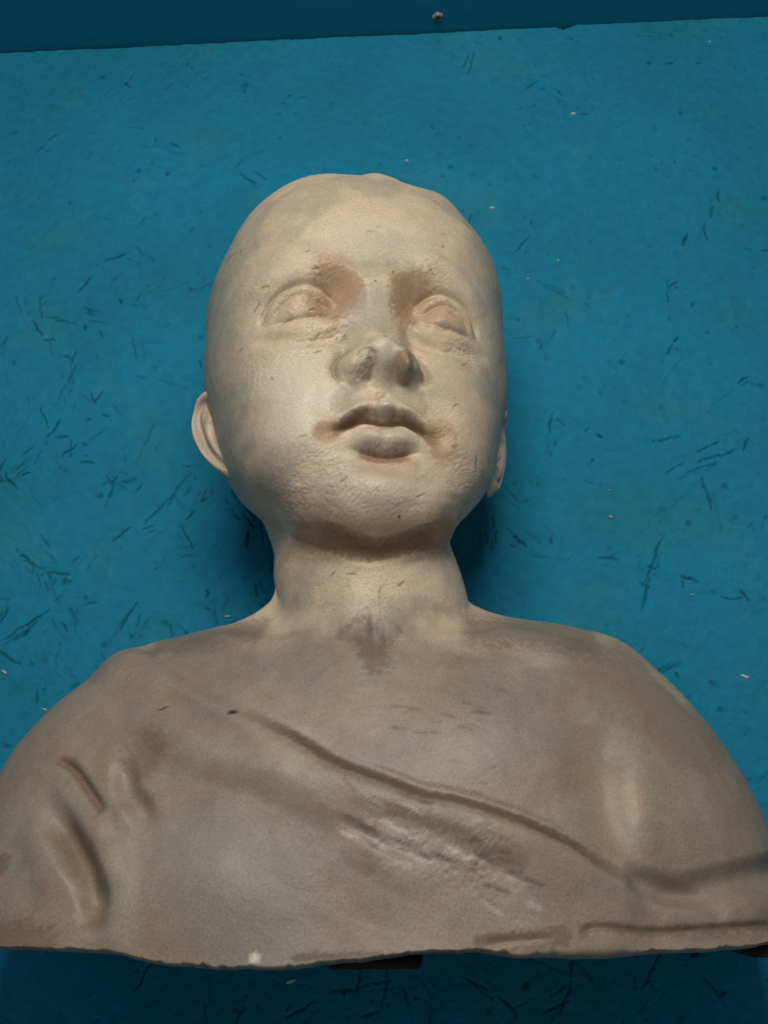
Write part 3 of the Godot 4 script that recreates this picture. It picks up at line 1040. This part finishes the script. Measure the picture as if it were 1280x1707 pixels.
	for j in nv:
		var up := ny + foot - 1 - j + 3   # rows run from the top down
		var jj := clampi(ny - 1 - (j - 3), 0, ny - 1)
		for i in nu:
			var ii := clampi(i - side, 0, nx - 1)
			var x := x0 + ii * STEP
			if i < side:
				x -= (side - i) * 90.0
			elif i >= side + nx:
				x += (i - side - nx + 1) * 90.0
			var y := y0 + jj * STEP
			var k := jj * nx + ii
			var h := hgt[k] + brush.get_noise_2d(x, y) * 0.22
			if j >= ny + 3:
				y -= (j - ny - 2) * 130.0
			# ragged upper edge with a torn notch
			var edge := rag.get_noise_2d(x * 0.4, 5.0) * 0.7 + rag.get_noise_2d(x * 0.06, 9.0) * 1.0
			edge -= 3.2 * smoothstep(9.0, 2.0, absf(x - 142.0)) * (0.8 + rag.get_noise_2d(x * 1.5, 3.0))
			edge += 1.6 * smoothstep(144.0, 152.0, x)
			y += edge * smoothstep(TOP - 6.0, TOP, y)
			if j < 3:
				h = [-16.0, -5.0, -0.9][j]
				y += [0.2, 0.2, 0.1][j]
			s.pos[j * nu + i] = Vector3(x, y, h)
			var n := 1.0 + 0.17 * hue.get_noise_2d(x, y) + 0.12 * brush.get_noise_2d(x * 1.7, y * 1.7)
			var grime_shade := 1.0 - 0.6 * dark[k]  # grime plus painted shade in cracks and dents, multiplied into the colour
			var g := hue.get_noise_2d(x * 1.4 + 500.0, y * 1.4)
			s.col[j * nu + i] = Color((0.010 + 0.006 * maxf(0.0, g)) * n * grime_shade, 0.150 * n * grime_shade, (0.252 - 0.05 * maxf(0.0, g)) * n * grime_shade)
	var m := StandardMaterial3D.new()
	m.vertex_color_use_as_albedo = true
	m.roughness = 0.75
	m.metallic_specular = 0.2
	m.heightmap_enabled = true
	m.heightmap_texture = relief(0.03, 41, 5)
	m.heightmap_scale = 0.07
	m.uv1_triplanar = true
	m.uv1_scale = Vector3(9, 9, 9)
	var board := put("wall_board", s.mesh(func(p: Vector3) -> Vector3: return p * 0.001), m)
	board.set_meta("kind", "structure")
	# splinters with the paint knocked off
	var bare := StandardMaterial3D.new()
	bare.albedo_color = Color(0.62, 0.66, 0.66)
	bare.roughness = 0.7
	var spots := [[-0.1001, 1.6974, 5.0], [-0.2337, 1.6647, 5.0], [0.204, 1.6535, 6.0], [0.0747, 2.0144, 4.5], [0.1408, 2.1056, 5.0], [0.0126, 2.0644, 2.6], [-0.0534, 1.4922, 5.5], [0.1373, 1.7588, 3.0], [0.1379, 1.7775, 2.0], [0.2536, 2.1774, 2.0], [0.097, 1.948, 2.2], [0.1191, 1.9631, 2.0], [-0.2056, 1.6408, 3.6], [0.1806, 1.7051, 2.6]]
	for p in spots:
		var c := put("bare_splinter", splinter(rng, p[2]), bare, board)
		c.position = Vector3(p[0], p[1], 0.0004)
		c.rotation.z = rng.randf_range(-0.9, 0.5)
	# the underside of the ceiling board above it, in the same paint
	var cm := StandardMaterial3D.new()
	cm.albedo_color = Color(0.006, 0.135, 0.235).linear_to_srgb()
	cm.roughness = 0.75
	cm.metallic_specular = 0.2
	cm.heightmap_enabled = true
	cm.heightmap_texture = relief(0.02, 43, 4)
	cm.heightmap_scale = 0.012
	cm.uv1_triplanar = true
	cm.uv1_scale = Vector3(7, 7, 7)
	var b := BoxMesh.new()
	b.size = Vector3(1.46, 0.018, 0.17)
	var o := put("ceiling_board", b, cm)
	o.position = Vector3(0, 2.2050 + 0.009, 0.06)
	o.set_meta("kind", "structure")


# a bar with eight rounded-off sides between two points
func bar(st: SurfaceTool, from: Vector3, to: Vector3, wide: float, thick: float) -> void:
	var fwd := (to - from).normalized()
	var side := Vector3.RIGHT if absf(fwd.x) < 0.9 else Vector3.FORWARD
	var up := side.cross(fwd).normalized()
	var e := minf(wide, thick) * 0.28
	var ring := []
	for q in [[-wide / 2 + e, -thick / 2], [wide / 2 - e, -thick / 2], [wide / 2, -thick / 2 + e], [wide / 2, thick / 2 - e], [wide / 2 - e, thick / 2], [-wide / 2 + e, thick / 2], [-wide / 2, thick / 2 - e], [-wide / 2, -thick / 2 + e]]:
		ring.append(side * q[0] + up * q[1])
	for i in 8:
		var a: Vector3 = ring[i]
		var b: Vector3 = ring[(i + 1) % 8]
		for v in [from + a, to + b, from + b, from + a, to + a, to + b, from, from + a, from + b, to, to + b, to + a]:
			st.add_vertex(v)


# an arm that rises to the wall under the bust, and the plate that it is fixed to
func bracket(tip: Vector3, wide: float, label: String) -> void:
	var o := Node3D.new()
	o.name = "bracket" if not has_node("bracket") else "bracket_001"
	add_child(o)
	o.position = Vector3(tip.x, tip.y, 0)
	tag(o, label, "bracket", "brackets that carry the bust")
	var iron := StandardMaterial3D.new()
	iron.albedo_color = Color(0.022, 0.016, 0.015).linear_to_srgb()
	iron.roughness = 0.7
	iron.metallic_specular = 0.3
	iron.heightmap_enabled = true
	iron.heightmap_texture = relief(0.08, 51, 3)
	iron.heightmap_scale = 0.05
	iron.uv1_triplanar = true
	iron.uv1_scale = Vector3(30, 30, 30)
	var rise := tip.z * 0.16
	var st := SurfaceTool.new()
	st.begin(Mesh.PRIMITIVE_TRIANGLES)
	bar(st, Vector3(0, 0, tip.z), Vector3(0, rise, 0.003), wide, 0.0042)
	st.generate_normals()
	put("arm", st.commit(), iron, o)
	st = SurfaceTool.new()
	st.begin(Mesh.PRIMITIVE_TRIANGLES)
	bar(st, Vector3(0, rise - 0.004, 0.0028), Vector3(0, rise + 0.028, 0.0028), wide, 0.0040)
	st.generate_normals()
	put("wall_plate", st.commit(), iron, o)


func make_screw() -> void:
	var o := Node3D.new()
	o.name = "screw"
	add_child(o)
	o.position = Vector3(0.0395, 2.2050, 0.0135)
	tag(o, "screw head in chipped paint on the dark ceiling board", "screw")
	var steel := StandardMaterial3D.new()
	steel.albedo_color = Color(0.10, 0.11, 0.11).linear_to_srgb()
	steel.roughness = 0.5
	steel.metallic = 0.6
	var chalk := StandardMaterial3D.new()
	chalk.albedo_color = Color(0.2, 0.215, 0.215).linear_to_srgb()
	chalk.roughness = 0.9
	var rng := RandomNumberGenerator.new()
	rng.seed = 4
	var st := SurfaceTool.new()
	st.begin(Mesh.PRIMITIVE_TRIANGLES)
	var rim := []
	for i in 17:
		var a := TAU * i / 17
		rim.append(Vector3(cos(a), 0, sin(a)) * rng.randf_range(0.0030, 0.0056))
	for i in 17:
		var a: Vector3 = rim[i]
		var b: Vector3 = rim[(i + 1) % 17]
		for v in [Vector3(0, -0.0008, 0), a + Vector3(0, -0.0004, 0), b + Vector3(0, -0.0004, 0), a + Vector3(0, -0.0004, 0), a + Vector3(0, 0.001, 0), b + Vector3(0, -0.0004, 0), b + Vector3(0, -0.0004, 0), a + Vector3(0, 0.001, 0), b + Vector3(0, 0.001, 0)]:
			st.add_vertex(v)
	st.generate_normals()
	put("bare_patch", st.commit(), chalk, o)
	var head := CylinderMesh.new()
	head.top_radius = 0.0026
	head.bottom_radius = 0.0021
	head.height = 0.0012
	head.radial_segments = 24
	var h := put("head", head, steel, o)
	h.position.y = -0.0011
	var pit := StandardMaterial3D.new()
	pit.albedo_color = Color(0.01, 0.01, 0.01)
	for turn in [0.4, 0.4 + PI / 2]:
		var b := BoxMesh.new()
		b.size = Vector3(0.0030, 0.0002, 0.0007)
		var c := put("slot", b, pit, h)
		c.position.y = -0.00062 - 0.00003 * turn
		c.rotation.y = turn


func splinter(rng: RandomNumberGenerator, size: float) -> ArrayMesh:
	var st := SurfaceTool.new()
	st.begin(Mesh.PRIMITIVE_TRIANGLES)
	var n := 7
	var rim := []
	for i in n:
		var a := -TAU * i / n
		var r := size * 0.0005 * rng.randf_range(0.6, 1.15)
		rim.append(Vector3(cos(a) * r, sin(a) * r * 0.38, rng.randf_range(0.0, 0.0006)))
	for i in n:
		st.add_vertex(Vector3(0, 0, 0.0009))
		st.add_vertex(rim[i])
		st.add_vertex(rim[(i + 1) % n])
		st.add_vertex(rim[i])
		st.add_vertex(rim[i] + Vector3(0, 0, -0.0022))
		st.add_vertex(rim[(i + 1) % n])
		st.add_vertex(rim[(i + 1) % n])
		st.add_vertex(rim[i] + Vector3(0, 0, -0.0022))
		st.add_vertex(rim[(i + 1) % n] + Vector3(0, 0, -0.0022))
	st.generate_normals()
	return st.commit()


func _ready() -> void:
	# camera
	var cam := Camera3D.new()
	cam.name = "camera"
	var look := Basis(Vector3.UP, deg_to_rad(3.2)) * Basis(Vector3.RIGHT, deg_to_rad(27.0))
	cam.transform = Transform3D(look, Vector3(0.03, 1.45, 0.62))
	cam.fov = rad_to_deg(2.0 * atan(853.5 / 1830.0))
	cam.near = 0.02
	cam.far = 60.0
	add_child(cam)
	# light
	var env := Environment.new()
	env.background_mode = Environment.BG_COLOR
	env.background_color = Color(0.72, 0.77, 0.80)
	env.background_energy_multiplier = 0.33
	env.tonemap_mode = Environment.TONE_MAPPER_LINEAR
	env.tonemap_exposure = 1.0
	env.sdfgi_enabled = true
	env.ssao_enabled = true
	env.ssil_enabled = true
	var we := WorldEnvironment.new()
	we.name = "world_environment"
	we.environment = env
	add_child(we)
	var key := AreaLight3D.new()
	key.name = "front_light"  # key lamp out of view, in front and slightly above the face
	key.area_size = Vector2(0.46, 0.36)
	key.light_energy = 0.86
	key.light_color = Color(1.0, 0.97, 0.92)
	key.shadow_enabled = true
	key.area_range = 6.0
	add_child(key)
	key.look_at_from_position(Vector3(0.0, 2.0, 0.95), Vector3(0, 1.8, 0.1))

	head_turn = Basis(Vector3.UP, deg_to_rad(13.84)) * Basis(Vector3.RIGHT, deg_to_rad(-0.85)) * Basis(Vector3.BACK, deg_to_rad(2.37))
	make_wall()
	make_bust()
	bracket(Vector3(-0.0002, 1.4882, 0.150), 0.0370, "dark iron bracket under the middle of the bust's lower edge")
	bracket(Vector3(0.1720, 1.4945, 0.118), 0.0330, "dark iron bracket under the right end of the bust's lower edge")
	make_screw()
